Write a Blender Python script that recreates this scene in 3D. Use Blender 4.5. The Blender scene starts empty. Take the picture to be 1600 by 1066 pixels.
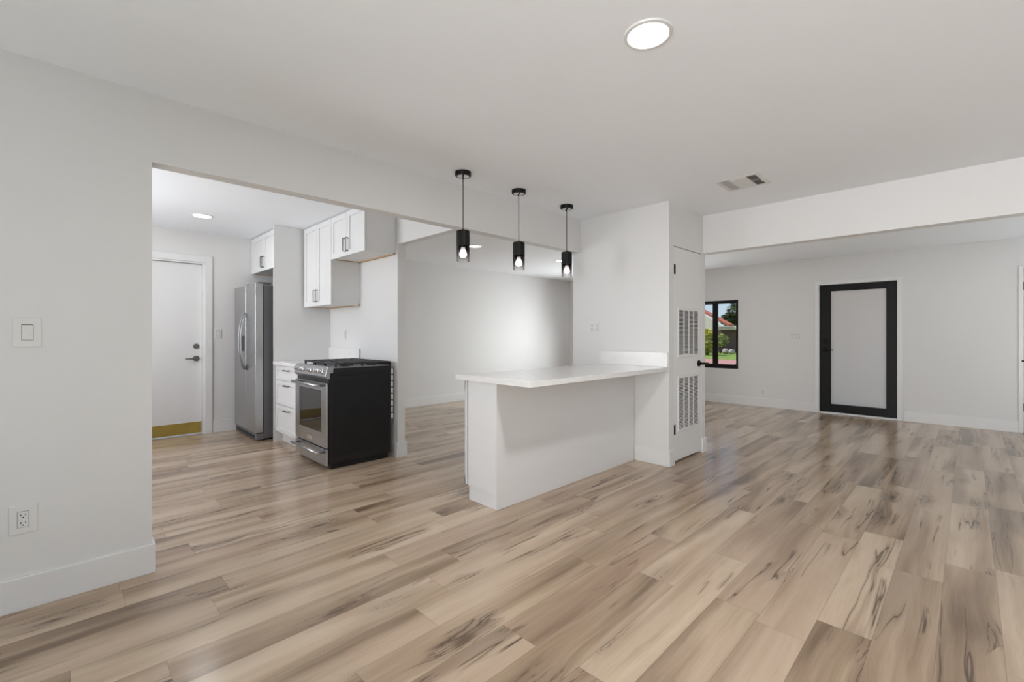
import bpy, bmesh, math, random
from mathutils import Vector, Matrix
random.seed(7)
scene = bpy.context.scene
col = scene.collection
PI = math.pi

# ------------------------------------------------------------------ camera
cam_d = bpy.data.cameras.new('camera')
cam = bpy.data.objects.new('camera', cam_d)
col.objects.link(cam)
cam.location = (0, 0, 1.21)
cam.rotation_euler = (PI / 2, 0, math.radians(45.177 - 90))
cam_d.sensor_width = 36.0
cam_d.lens = 710.24 / 1600 * 36.0
cam_d.shift_y = -9.17 / 1600
cam_d.clip_start = 0.02
cam_d.clip_end = 300
scene.camera = cam

# ------------------------------------------------------------------ exposure, sky, sun
vs = scene.view_settings
vs.view_transform = 'Standard'
vs.look = 'None'
vs.exposure = -0.19
vs.gamma = 1.0
vs.use_curve_mapping = False
scene.cycles.use_denoising = True
scene.cycles.max_bounces = 10
scene.cycles.diffuse_bounces = 6
scene.cycles.glossy_bounces = 4
scene.cycles.transmission_bounces = 6
scene.cycles.transparent_max_bounces = 12
scene.cycles.sample_clamp_indirect = 6.0
scene.cycles.caustics_reflective = False
scene.cycles.caustics_refractive = False

world = bpy.data.worlds.new('world')
scene.world = world
world.use_nodes = True
wn = world.node_tree
wn.nodes.clear()
sky = wn.nodes.new('ShaderNodeTexSky')
sky.sky_type = 'NISHITA'
sky.sun_disc = False
sky.sun_elevation = math.radians(58)
sky.sun_rotation = math.radians(200)
sky.air_density = 1.0
sky.dust_density = 0.4
wbg = wn.nodes.new('ShaderNodeBackground')
wbg.inputs['Strength'].default_value = 0.155
wout = wn.nodes.new('ShaderNodeOutputWorld')
sky_mix = wn.nodes.new('ShaderNodeMix')     # even pale blue mixed over the whole sky
sky_mix.data_type = 'RGBA'
sky_mix.inputs[0].default_value = 0.65
sky_mix.inputs[7].default_value = (3.3, 4.3, 5.9, 1)
wn.links.new(sky.outputs[0], sky_mix.inputs[6])
wn.links.new(sky_mix.outputs[2], wbg.inputs[0])
wn.links.new(wbg.outputs[0], wout.inputs[0])

sun_d = bpy.data.lights.new('sun', 'SUN')
sun_d.energy = 4.2
sun_d.angle = math.radians(0.6)
sun_d.color = (1.0, 0.95, 0.86)
sun = bpy.data.objects.new('sun', sun_d)
col.objects.link(sun)
sun.location = (20, 10, 20)
sun.rotation_euler = Vector((0.28, -0.45, -0.85)).to_track_quat('-Z', 'Y').to_euler()


def area_lamp(name, loc, direction, sx, sy, power, color=(1, 1, 1), spread=180):
    d = bpy.data.lights.new(name, 'AREA')
    d.shape = 'RECTANGLE'
    d.size, d.size_y = sx, sy
    d.energy = power
    d.color = color
    d.spread = math.radians(spread)
    o = bpy.data.objects.new(name, d)
    col.objects.link(o)
    o.location = loc
    o.rotation_euler = Vector(direction).to_track_quat('-Z', 'Z').to_euler()
    return o


# kitchen and back-room window daylight, plus added fill lamps, some tilted up for ceilings
WL = {
    'west_fill': ((-2.46, -0.5, 1.05), (1, -0.08, 0.06), 3.2, 2.0, 110, (0.985, 0.985, 1.0), 96),  # added lamp out of view, lights the west-facing surfaces
    'daylight_kitchen_window': ((-1.16, 4.9, 1.45), (1, 0, -0.1), 1.8, 1.2, 27, (0.87, 0.88, 1.0)),
    'up_fill_kitchen': ((-1.15, 4.9, 1.45), (0.75, 0, 0.65), 1.8, 1.1, 36, (0.97, 0.99, 0.97)),  # added, tilted up to brighten the kitchen ceiling
    'daylight_great_window': ((8.39, 4.95, 1.2), (-0.80, 0.55, -0.24), 1.3, 1.2, 18, (0.93, 0.98, 1.0), 90),
    'up_fill_great': ((8.38, 4.95, 1.2), (-0.9, -0.25, 0.3), 1.3, 1.1, 58, (0.91, 0.97, 1.0)),  # added, tilted up to brighten the back room
}


def bounce_spot(name, src, dst, cone, power, color):
    """added spot on unseen floor, whose bounce brightens the room"""
    d = bpy.data.lights.new(name, 'SPOT')
    d.energy = power
    d.spot_size = math.radians(cone)
    d.color = color
    d.spot_blend = 0.3
    d.shadow_soft_size = 0.12
    o = bpy.data.objects.new(name, d)
    col.objects.link(o)
    o.location = src
    o.rotation_euler = (Vector(dst) - Vector(src)).to_track_quat('-Z', 'Y').to_euler()
    return o


bounce_spot('bounce_spot_west', (-12.5, -0.9, 12.0), (-1.6, -0.5, 0.3), 24, 200000, (0.47, 0.70, 1.0))  # added blue spot, its bounce off unseen floor brightens the ceiling
bounce_spot('bounce_spot_living', (6.9, -13.5, 12.0), (6.7, -2.6, 0.3), 22, 240000, (0.48, 0.70, 1.0))  # added blue spot for the beam, far wall and living-room ceiling
for k, v in WL.items():
    area_lamp(k, v[0], v[1], v[2], v[3], v[4], v[5], v[6] if len(v) > 6 else 150)

# ------------------------------------------------------------------ materials
MATS = {}


def principled(name, color, rough=0.5, metal=0.0, spec=0.5, var=0.0, vscale=8.0, bump=0.0, bscale=60.0, stretch=None):
    m = bpy.data.materials.new(name)
    m.use_nodes = True
    nt = m.node_tree
    b = nt.nodes['Principled BSDF']
    b.inputs['Base Color'].default_value = (*color, 1)
    b.inputs['Roughness'].default_value = rough
    b.inputs['Metallic'].default_value = metal
    b.inputs['Specular IOR Level'].default_value = spec
    tc = nt.nodes.new('ShaderNodeTexCoord')
    mp = nt.nodes.new('ShaderNodeMapping')
    if stretch:
        mp.inputs['Scale'].default_value = stretch
    nt.links.new(tc.outputs['Object'], mp.inputs[0])
    n = nt.nodes.new('ShaderNodeTexNoise')
    n.inputs['Scale'].default_value = vscale
    n.inputs['Detail'].default_value = 4
    nt.links.new(mp.outputs[0], n.inputs[0])
    if var > 0:
        r = nt.nodes.new('ShaderNodeValToRGB')
        r.color_ramp.elements[0].position = 0.3
        r.color_ramp.elements[1].position = 0.7
        r.color_ramp.elements[0].color = (*[c * (1 - var) for c in color], 1)
        r.color_ramp.elements[1].color = (*[min(1, c * (1 + var)) for c in color], 1)
        nt.links.new(n.outputs['Fac'], r.inputs[0])
        nt.links.new(r.outputs[0], b.inputs['Base Color'])
    if bump > 0:
        n2 = nt.nodes.new('ShaderNodeTexNoise')
        n2.inputs['Scale'].default_value = bscale
        n2.inputs['Detail'].default_value = 3
        nt.links.new(mp.outputs[0], n2.inputs[0])
        bp = nt.nodes.new('ShaderNodeBump')
        bp.inputs['Strength'].default_value = bump
        bp.inputs['Distance'].default_value = 0.002
        nt.links.new(n2.outputs['Fac'], bp.inputs['Height'])
        nt.links.new(bp.outputs[0], b.inputs['Normal'])
    MATS[name] = m
    return m


WALL = principled('wall_paint', (0.715, 0.711, 0.70), 0.62, spec=0.25, var=0.008, vscale=1.5, bump=0.06, bscale=160)
CEIL = principled('ceiling_paint', (0.88, 0.905, 0.935), 0.8, spec=0.1, var=0.006, vscale=1.5, bump=0.06, bscale=120)
TRIM = principled('trim_paint', (0.745, 0.745, 0.738), 0.38, spec=0.4, var=0.006, vscale=3)
CAB = principled('cabinet_lacquer', (0.735, 0.735, 0.727), 0.36, spec=0.4, var=0.006, vscale=3)
QUARTZ = principled('white_quartz', (0.76, 0.75, 0.735), 0.16, spec=0.5, var=0.02, vscale=14)
STEEL = principled('brushed_steel', (0.50, 0.505, 0.51), 0.3, 1.0, var=0.06, vscale=6, stretch=(40, 40, 0.6))
STEELH = principled('brushed_steel_horizontal', (0.485, 0.495, 0.51), 0.3, 1.0, var=0.06, vscale=6, stretch=(40, 0.6, 40))
CHROME = principled('polished_steel', (0.72, 0.72, 0.73), 0.16, 1.0, var=0.02)
SATIN = principled('satin_steel', (0.33, 0.335, 0.34), 0.38, 1.0, var=0.03)
NICKEL = principled('dark_nickel', (0.20, 0.195, 0.19), 0.32, 1.0, var=0.05)
GREYM = principled('grey_painted_steel', (0.17, 0.17, 0.175), 0.45, 0.2, var=0.04)
BLACK = principled('black_enamel', (0.009, 0.009, 0.010), 0.32, spec=0.4, var=0.2, vscale=5)
BLACKM = principled('matte_black_metal', (0.006, 0.0057, 0.0054), 0.45, spec=0.22, var=0.1)
IRON = principled('cast_iron', (0.045, 0.045, 0.05), 0.42, 0.3, var=0.2, vscale=40, bump=0.2, bscale=200)
BRASS = principled('brass_plate', (0.42, 0.31, 0.08), 0.42, 0.75, var=0.12, vscale=5)
TAN = principled('raw_plywood_edge', (0.50, 0.33, 0.18), 0.7, var=0.12, vscale=20, stretch=(1, 1, 8))
UNDER = principled('melamine_underside', (0.72, 0.71, 0.69), 0.5, var=0.01)
PLASTIC = principled('white_plastic', (0.72, 0.717, 0.705), 0.35, spec=0.45, var=0.005)
SLOT = principled('dark_slot', (0.02, 0.02, 0.02), 0.6, var=0.1)
GAPSHADE = principled('gap_shade', (0.06, 0.06, 0.057), 0.8, var=0.1)  # dark colour standing in for shade behind louvers and round rockers
GRILLE = principled('grille_paint', (0.74, 0.735, 0.72), 0.45, var=0.01)
OVENGLASS = principled('oven_glass', (0.012, 0.012, 0.012), 0.04, spec=0.9, var=0.1)
GRASS = principled('lawn_grass', (0.20, 0.29, 0.05), 0.9, var=0.35, vscale=3, bump=0.6, bscale=30)
DRIVE = principled('pink_pavers', (0.50, 0.25, 0.22), 0.85, var=0.15, vscale=4)
WALKS = principled('pale_concrete', (0.62, 0.55, 0.48), 0.85, var=0.1, vscale=4)
ROOF = principled('red_roof_tile', (0.50, 0.15, 0.09), 0.8, var=0.25, vscale=5)
HWALL = principled('cream_stucco', (0.72, 0.68, 0.60), 0.85, var=0.06, vscale=4)
BROWN = principled('brown_garage_boards', (0.15, 0.095, 0.095), 0.7, var=0.15, vscale=6, stretch=(1, 8, 1))
LEAFD = principled('dark_leaves', (0.085, 0.115, 0.05), 0.6, var=0.45, vscale=2)
LEAFY = principled('yellow_green_leaves', (0.50, 0.50, 0.05), 0.6, var=0.35, vscale=4)
LEAFP = principled('pale_leaves', (0.40, 0.44, 0.16), 0.6, var=0.35, vscale=4)
BARK = principled('bark', (0.12, 0.08, 0.05), 0.9, var=0.3, vscale=6, bump=0.5)
STONE = principled('pale_stone', (0.48, 0.42, 0.40), 0.85, var=0.25, vscale=5, bump=0.4, bscale=20)


def emitter(name, color, strength):
    m = bpy.data.materials.new(name)
    m.use_nodes = True
    b = m.node_tree.nodes['Principled BSDF']
    b.inputs['Base Color'].default_value = (0.9, 0.9, 0.9, 1)
    b.inputs['Emission Color'].default_value = (*color, 1)
    b.inputs['Emission Strength'].default_value = strength
    return m


LED = emitter('led_diffuser', (1.0, 0.98, 0.95), 6.0)
BULB = emitter('lit_bulb', (1.0, 0.93, 0.93), 5.0)
BULBN = principled('bulb_neck', (0.8, 0.74, 0.74), 0.3)


def clear_glass(name, tint=(0.97, 0.98, 0.98), gloss=0.06):
    m = bpy.data.materials.new(name)
    m.use_nodes = True
    nt = m.node_tree
    nt.nodes.clear()
    t = nt.nodes.new('ShaderNodeBsdfTransparent')
    t.inputs[0].default_value = (*tint, 1)
    g = nt.nodes.new('ShaderNodeBsdfGlossy')
    g.inputs['Roughness'].default_value = 0.03
    lw = nt.nodes.new('ShaderNodeLayerWeight')
    lw.inputs[0].default_value = 0.25
    mul = nt.nodes.new('ShaderNodeMath')
    mul.operation = 'MULTIPLY'
    mul.inputs[1].default_value = gloss * 5
    mx = nt.nodes.new('ShaderNodeMixShader')
    o = nt.nodes.new('ShaderNodeOutputMaterial')
    nt.links.new(lw.outputs['Fresnel'], mul.inputs[0])
    nt.links.new(mul.outputs[0], mx.inputs[0])
    nt.links.new(t.outputs[0], mx.inputs[1])
    nt.links.new(g.outputs[0], mx.inputs[2])
    nt.links.new(mx.outputs[0], o.inputs[0])
    return m


PANE = clear_glass('window_glass')


def smoke_glass():
    """hand-blown pendant glass tinted black at its collar, fading to clear at the rim (local z 0 = rim)."""
    m = clear_glass('smoky_glass', gloss=0.12)
    nt = m.node_tree
    t = [n for n in nt.nodes if n.type == 'BSDF_TRANSPARENT'][0]
    tc = nt.nodes.new('ShaderNodeTexCoord')
    s = nt.nodes.new('ShaderNodeSeparateXYZ')
    r = nt.nodes.new('ShaderNodeMapRange')
    r.inputs['From Min'].default_value = 0.02
    r.inputs['From Max'].default_value = 0.125
    cr = nt.nodes.new('ShaderNodeValToRGB')
    cr.color_ramp.elements[0].color = (0.93, 0.92, 0.92, 1)
    cr.color_ramp.elements[1].color = (0.16, 0.14, 0.14, 1)
    nt.links.new(tc.outputs['Object'], s.inputs[0])
    nt.links.new(s.outputs['Z'], r.inputs['Value'])
    nt.links.new(r.outputs[0], cr.inputs[0])
    nt.links.new(cr.outputs[0], t.inputs[0])
    return m


SMOKE = smoke_glass()


def frosted():
    m = bpy.data.materials.new('frosted_glass')
    m.use_nodes = True
    nt = m.node_tree
    nt.nodes.clear()
    tr = nt.nodes.new('ShaderNodeBsdfTranslucent')
    tr.inputs[0].default_value = (0.86, 0.90, 0.855, 1)
    df = nt.nodes.new('ShaderNodeBsdfDiffuse')
    df.inputs[0].default_value = (0.72, 0.715, 0.69, 1)
    g = nt.nodes.new('ShaderNodeBsdfGlossy')
    g.inputs['Roughness'].default_value = 0.25
    n = nt.nodes.new('ShaderNodeTexNoise')
    n.inputs['Scale'].default_value = 300
    bp = nt.nodes.new('ShaderNodeBump')
    bp.inputs['Strength'].default_value = 0.05
    nt.links.new(n.outputs['Fac'], bp.inputs['Height'])
    nt.links.new(bp.outputs[0], g.inputs['Normal'])
    m1 = nt.nodes.new('ShaderNodeMixShader')
    m1.inputs[0].default_value = 0.45
    m2 = nt.nodes.new('ShaderNodeMixShader')
    m2.inputs[0].default_value = 0.05
    o = nt.nodes.new('ShaderNodeOutputMaterial')
    nt.links.new(tr.outputs[0], m1.inputs[1])
    nt.links.new(df.outputs[0], m1.inputs[2])
    nt.links.new(m1.outputs[0], m2.inputs[1])
    nt.links.new(g.outputs[0], m2.inputs[2])
    nt.links.new(m2.outputs[0], o.inputs[0])
    return m


FROST = frosted()


def floor_material():
    m = bpy.data.materials.new('oak_vinyl_planks')
    m.use_nodes = True
    nt = m.node_tree
    N, L = nt.nodes, nt.links
    b = N['Principled BSDF']
    PW, PL = 0.183, 1.24

    def math_(op, a, bb=None, c=None):
        n = N.new('ShaderNodeMath')
        n.operation = op
        for i, v in enumerate((a, bb, c)):
            if v is None:
                continue
            if isinstance(v, (int, float)):
                n.inputs[i].default_value = v
            else:
                L.new(v, n.inputs[i])
        return n.outputs[0]

    def comb(x, y, z):
        n = N.new('ShaderNodeCombineXYZ')
        for i, v in enumerate((x, y, z)):
            if isinstance(v, (int, float)):
                n.inputs[i].default_value = v
            else:
                L.new(v, n.inputs[i])
        return n.outputs[0]

    def noise(vec, scale, detail, rough=0.5, dist=0.0):
        n = N.new('ShaderNodeTexNoise')
        n.inputs['Scale'].default_value = scale
        n.inputs['Detail'].default_value = detail
        n.inputs['Roughness'].default_value = rough
        n.inputs['Distortion'].default_value = dist
        L.new(vec, n.inputs['Vector'])
        return n.outputs['Fac']

    def ramp(v, stops):
        n = N.new('ShaderNodeValToRGB')
        e = n.color_ramp.elements
        while len(e) < len(stops):
            e.new(0.5)
        for q, (p, c) in zip(e, stops):
            q.position = p
            q.color = (*c, 1) if len(c) == 3 else c
        L.new(v, n.inputs[0])
        return n.outputs[0]

    def smooth(v, lo, hi):
        n = N.new('ShaderNodeMapRange')
        n.interpolation_type = 'SMOOTHSTEP'
        n.inputs['From Min'].default_value = lo
        n.inputs['From Max'].default_value = hi
        L.new(v, n.inputs['Value'])
        return n.outputs[0]

    def mixc(fac, a, c, mode='MIX'):
        n = N.new('ShaderNodeMix')
        n.data_type = 'RGBA'
        n.blend_type = mode
        if isinstance(fac, (int, float)):
            n.inputs[0].default_value = fac
        else:
            L.new(fac, n.inputs[0])
        for i, v in ((6, a), (7, c)):
            if isinstance(v, tuple):
                n.inputs[i].default_value = (*v, 1)
            else:
                L.new(v, n.inputs[i])
        return n.outputs[2]

    tc = N.new('ShaderNodeTexCoord')
    sp = N.new('ShaderNodeSeparateXYZ')
    L.new(tc.outputs['Object'], sp.inputs[0])
    x, y = sp.outputs['X'], sp.outputs['Y']
    yy = math_('DIVIDE', math_('SUBTRACT', y, 0.09), PW)
    row = math_('FLOOR', yy)
    fy = math_('FRACT', yy)
    wr = N.new('ShaderNodeTexWhiteNoise')
    wr.noise_dimensions = '1D'
    L.new(math_('ADD', row, 13.37), wr.inputs['W'])
    xx = math_('ADD', math_('DIVIDE', x, PL), math_('MULTIPLY', wr.outputs['Value'], 7.0))
    pi_ = math_('FLOOR', xx)
    fx = math_('FRACT', xx)
    wp = N.new('ShaderNodeTexWhiteNoise')
    wp.noise_dimensions = '2D'
    L.new(comb(row, pi_, 0), wp.inputs['Vector'])
    sc = N.new('ShaderNodeSeparateColor')
    L.new(wp.outputs['Color'], sc.inputs[0])
    r1, r2, r3 = sc.outputs[0], sc.outputs[1], sc.outputs[2]
    ox = math_('ADD', x, math_('MULTIPLY', r1, 40.0))
    oy = math_('ADD', y, math_('MULTIPLY', r2, 40.0))
    # a slow bend so that the figure wanders along the board
    bend = noise(comb(math_('MULTIPLY', ox, 1.3), math_('MULTIPLY', oy, 3.0), r3), 1.0, 2)
    by = math_('ADD', oy, math_('MULTIPLY', math_('SUBTRACT', bend, 0.5), 0.07))
    # knots first: the grain flows round them
    vo = N.new('ShaderNodeTexVoronoi')
    vo.inputs['Scale'].default_value = 1.0
    kw = noise(comb(math_('MULTIPLY', ox, 9.0), math_('MULTIPLY', oy, 26.0), 0.0), 1.0, 4, 0.65)
    L.new(comb(math_('ADD', math_('MULTIPLY', ox, 1.7), math_('MULTIPLY', kw, 0.11)), math_('ADD', math_('MULTIPLY', by, 6.5), math_('MULTIPLY', kw, 0.17)), 0.0), vo.inputs['Vector'])
    kd = vo.outputs['Distance']
    ks = N.new('ShaderNodeSeparateColor')
    L.new(vo.outputs['Color'], ks.inputs[0])
    keep = smooth(ks.outputs[0], 0.66, 0.68)
    halo = math_('MULTIPLY', math_('SUBTRACT', 1.0, smooth(kd, 0.05, 0.55)), keep)
    core = math_('MULTIPLY', math_('SUBTRACT', 1.0, smooth(kd, 0.03, 0.16)), keep)
    gy = math_('ADD', by, math_('MULTIPLY', halo, 0.03))
    broad = noise(comb(math_('MULTIPLY', ox, 0.60), math_('MULTIPLY', gy, 6.5), r3), 1.0, 3, 0.45, 0.5)
    mid = noise(comb(math_('MULTIPLY', ox, 1.5), math_('MULTIPLY', gy, 42.0), r3), 1.0, 4, 0.65, 0.3)
    fine = noise(comb(math_('MULTIPLY', ox, 7.0), math_('MULTIPLY', gy, 260.0), r3), 1.0, 3, 0.6)
    tone = math_('ADD', math_('MULTIPLY', broad, 0.83), math_('MULTIPLY', mid, 0.17))
    tone = math_('ADD', tone, math_('MULTIPLY', math_('SUBTRACT', r3, 0.5), 0.19))
    base = ramp(tone, [(0.28, (0.180, 0.120, 0.075)), (0.40, (0.345, 0.247, 0.166)), (0.53, (0.500, 0.380, 0.270)), (0.74, (0.605, 0.478, 0.355))])
    base = mixc(math_('MULTIPLY', smooth(r1, 0.5, 0.9), 0.28), base, (0.39, 0.265, 0.20))
    # darker drift down one side of a board
    side = math_('MULTIPLY', smooth(math_('ADD', fy, math_('MULTIPLY', math_('SUBTRACT', bend, 0.5), 1.6)), 0.55, 1.05), smooth(r2, 0.35, 0.8))
    base = mixc(math_('MULTIPLY', side, 0.5), base, (0.185, 0.125, 0.085))
    base = mixc(math_('MULTIPLY', smooth(fine, 0.45, 0.75), 0.16), base, (0.22, 0.155, 0.11))
    # long cracks: thin ridges where a stretched noise crosses its mean, kept only in places
    cr = noise(comb(math_('MULTIPLY', ox, 0.55), math_('MULTIPLY', gy, 11.0), math_('ADD', r3, 5.0)), 1.0, 3, 0.5, 0.12)
    ridge = math_('SUBTRACT', 1.0, smooth(math_('ABSOLUTE', math_('SUBTRACT', cr, 0.5)), 0.0, 0.013))
    rsoft = math_('SUBTRACT', 1.0, smooth(math_('ABSOLUTE', math_('SUBTRACT', cr, 0.5)), 0.0, 0.06))
    where = smooth(noise(comb(math_('MULTIPLY', ox, 1.5), math_('MULTIPLY', oy, 5.0), math_('ADD', r3, 9.0)), 1.0, 3), 0.52, 0.60)
    base = mixc(math_('MULTIPLY', math_('MULTIPLY', rsoft, where), 0.40), base, (0.16, 0.105, 0.07))
    base = mixc(math_('MULTIPLY', math_('MULTIPLY', ridge, where), 0.80), base, (0.060, 0.038, 0.026))
    cr2 = noise(comb(math_('MULTIPLY', ox, 2.6), math_('MULTIPLY', gy, 36.0), math_('ADD', r3, 15.0)), 1.0, 3, 0.55, 0.2)
    fray = math_('MULTIPLY', math_('SUBTRACT', 1.0, smooth(math_('ABSOLUTE', math_('SUBTRACT', cr2, 0.5)), 0.0, 0.03)), smooth(halo, 0.25, 0.6))
    base = mixc(math_('MULTIPLY', halo, 0.45), base, (0.20, 0.135, 0.09))
    base = mixc(math_('MULTIPLY', fray, 0.65), base, (0.065, 0.042, 0.028))
    base = mixc(math_('MULTIPLY', core, 0.70), base, (0.075, 0.047, 0.031))
    # seams
    ey = math_('MULTIPLY', math_('SUBTRACT', 0.5, math_('ABSOLUTE', math_('SUBTRACT', fy, 0.5))), PW)
    ex = math_('MULTIPLY', math_('SUBTRACT', 0.5, math_('ABSOLUTE', math_('SUBTRACT', fx, 0.5))), PL)
    edge = math_('MINIMUM', ex, ey)
    seam = math_('SUBTRACT', 1.0, smooth(edge, 0.0004, 0.0017))
    base = mixc(math_('MULTIPLY', seam, 0.45), base, (0.10, 0.068, 0.048))
    L.new(base, b.inputs['Base Color'])
    rg = math_('ADD', 0.19, math_('MULTIPLY', broad, 0.04))
    L.new(rg, b.inputs['Roughness'])
    b.inputs['Specular IOR Level'].default_value = 0.5
    bp = N.new('ShaderNodeBump')
    bp.inputs['Strength'].default_value = 0.10
    bp.inputs['Distance'].default_value = 0.0006
    h = math_('SUBTRACT', math_('MULTIPLY', fine, 0.12), math_('MULTIPLY', seam, 1.0))
    L.new(h, bp.inputs['Height'])
    L.new(bp.outputs[0], b.inputs['Normal'])
    return m


FLOORM = floor_material()


# ------------------------------------------------------------------ mesh helpers
class MB:
    def __init__(self):
        self.bm = bmesh.new()

    def add(self, bm2):
        me = bpy.data.meshes.new('tmp')
        bm2.to_mesh(me)
        bm2.free()
        self.bm.from_mesh(me)
        bpy.data.meshes.remove(me)
        return self

    def box(self, x0, x1, y0, y1, z0, z1, bev=0.0, seg=2):
        b = bmesh.new()
        bmesh.ops.create_cube(b, size=1.0)
        sx, sy, sz = abs(x1 - x0), abs(y1 - y0), abs(z1 - z0)
        for v in b.verts:
            v.co = Vector(((x0 + x1) / 2 + v.co.x * sx, (y0 + y1) / 2 + v.co.y * sy, (z0 + z1) / 2 + v.co.z * sz))
        if bev > 0:
            bmesh.ops.bevel(b, geom=b.edges[:], offset=min(bev, 0.45 * min(sx, sy, sz)), segments=seg, affect='EDGES', profile=0.5)
        return self.add(b)

    def prism(self, pts, axis, a0, a1, bev=0.0):
        """polygon pts extruded along axis: 'x' pts=(y,z), 'y' pts=(x,z), 'z' pts=(x,y)"""
        b = bmesh.new()

        def mk(p, a):
            if axis == 'x':
                return (a, p[0], p[1])
            if axis == 'y':
                return (p[0], a, p[1])
            return (p[0], p[1], a)
        v0 = [b.verts.new(mk(p, a0)) for p in pts]
        v1 = [b.verts.new(mk(p, a1)) for p in pts]
        b.faces.new(v0)
        b.faces.new(list(reversed(v1)))
        n = len(pts)
        for i in range(n):
            b.faces.new((v0[i], v1[i], v1[(i + 1) % n], v0[(i + 1) % n]))
        bmesh.ops.recalc_face_normals(b, faces=b.faces[:])
        if bev > 0:
            bmesh.ops.bevel(b, geom=b.edges[:], offset=bev, segments=2, affect='EDGES', profile=0.5)
        return self.add(b)

    def lathe(self, prof, center, axis='z', seg=32):
        """prof: list of (r, h) turned about an axis through center"""
        b = bmesh.new()
        rings = []
        for r, h in prof:
            ring = []
            for k in range(seg):
                a = 2 * PI * k / seg
                u, w = r * math.cos(a), r * math.sin(a)
                if axis == 'z':
                    p = (u, w, h)
                elif axis == 'x':
                    p = (h, u, w)
                else:
                    p = (w, h, u)
                ring.append(b.verts.new((center[0] + p[0], center[1] + p[1], center[2] + p[2])))
            rings.append(ring)
        for i in range(len(rings) - 1):
            for k in range(seg):
                b.faces.new((rings[i][k], rings[i][(k + 1) % seg], rings[i + 1][(k + 1) % seg], rings[i + 1][k]))
        loop = prof[0] == prof[-1]
        if prof[0][0] > 1e-6 and not loop:
            b.faces.new(list(reversed(rings[0])))
        if prof[-1][0] > 1e-6 and not loop:
            b.faces.new(rings[-1])
        bmesh.ops.remove_doubles(b, verts=b.verts[:], dist=1e-6)
        bmesh.ops.recalc_face_normals(b, faces=b.faces[:])
        for f in b.faces:
            f.smooth = True
        for e in b.edges:
            if len(e.link_faces) == 2 and e.calc_face_angle(0) > 0.7:
                e.smooth = False
        return self.add(b)

    def tube(self, pts, r, seg=10):
        b = bmesh.new()
        pts = [Vector(p) for p in pts]
        rings = []
        s = None
        for i, p in enumerate(pts):
            t = (pts[min(i + 1, len(pts) - 1)] - pts[max(i - 1, 0)]).normalized()
            if s is None:
                s = t.cross(Vector((0, 0, 1)))
                if s.length < 1e-3:
                    s = t.cross(Vector((0, 1, 0)))
            else:
                s = s - t * s.dot(t)
            s.normalize()
            w = s.cross(t).normalized()
            rr = r[i] if isinstance(r, (list, tuple)) else r
            rings.append([b.verts.new(p + (s * math.cos(2 * PI * k / seg) + w * math.sin(2 * PI * k / seg)) * rr) for k in range(seg)])
        for i in range(len(rings) - 1):
            for k in range(seg):
                f = b.faces.new((rings[i][k], rings[i][(k + 1) % seg], rings[i + 1][(k + 1) % seg], rings[i + 1][k]))
                f.smooth = True
        b.faces.new(list(reversed(rings[0])))
        b.faces.new(rings[-1])
        bmesh.ops.recalc_face_normals(b, faces=b.faces[:])
        return self.add(b)

    def build(self, name, mat, parent=None, origin=None):
        me = bpy.data.meshes.new(name)
        o = origin if origin is not None else (world_loc(parent) if parent else Vector((0, 0, 0)))
        o = Vector(o)
        for v in self.bm.verts:
            v.co -= o
        self.bm.to_mesh(me)
        self.bm.free()
        me.materials.append(mat)
        ob = bpy.data.objects.new(name, me)
        col.objects.link(ob)
        if parent:
            ob.parent = parent
            ob.location = o - world_loc(parent)
        else:
            ob.location = o
        return ob


def world_loc(o):
    p = Vector((0, 0, 0))
    while o is not None:
        p += o.location
        o = o.parent
    return p


def thing(name, label, cat, loc, group=None):
    o = bpy.data.objects.new(name, None)
    o.empty_display_size = 0.1
    col.objects.link(o)
    o.location = loc
    return tag(o, label, cat, group)


def tag(o, label, cat, group=None):
    o['label'] = label
    o['category'] = cat
    if group:
        o['group'] = group
    return o


def struct(o):
    o['kind'] = 'structure'
    return o


def sempty(name, loc):
    o = bpy.data.objects.new(name, None)
    o.empty_display_size = 0.1
    col.objects.link(o)
    o.location = loc
    return struct(o)


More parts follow.
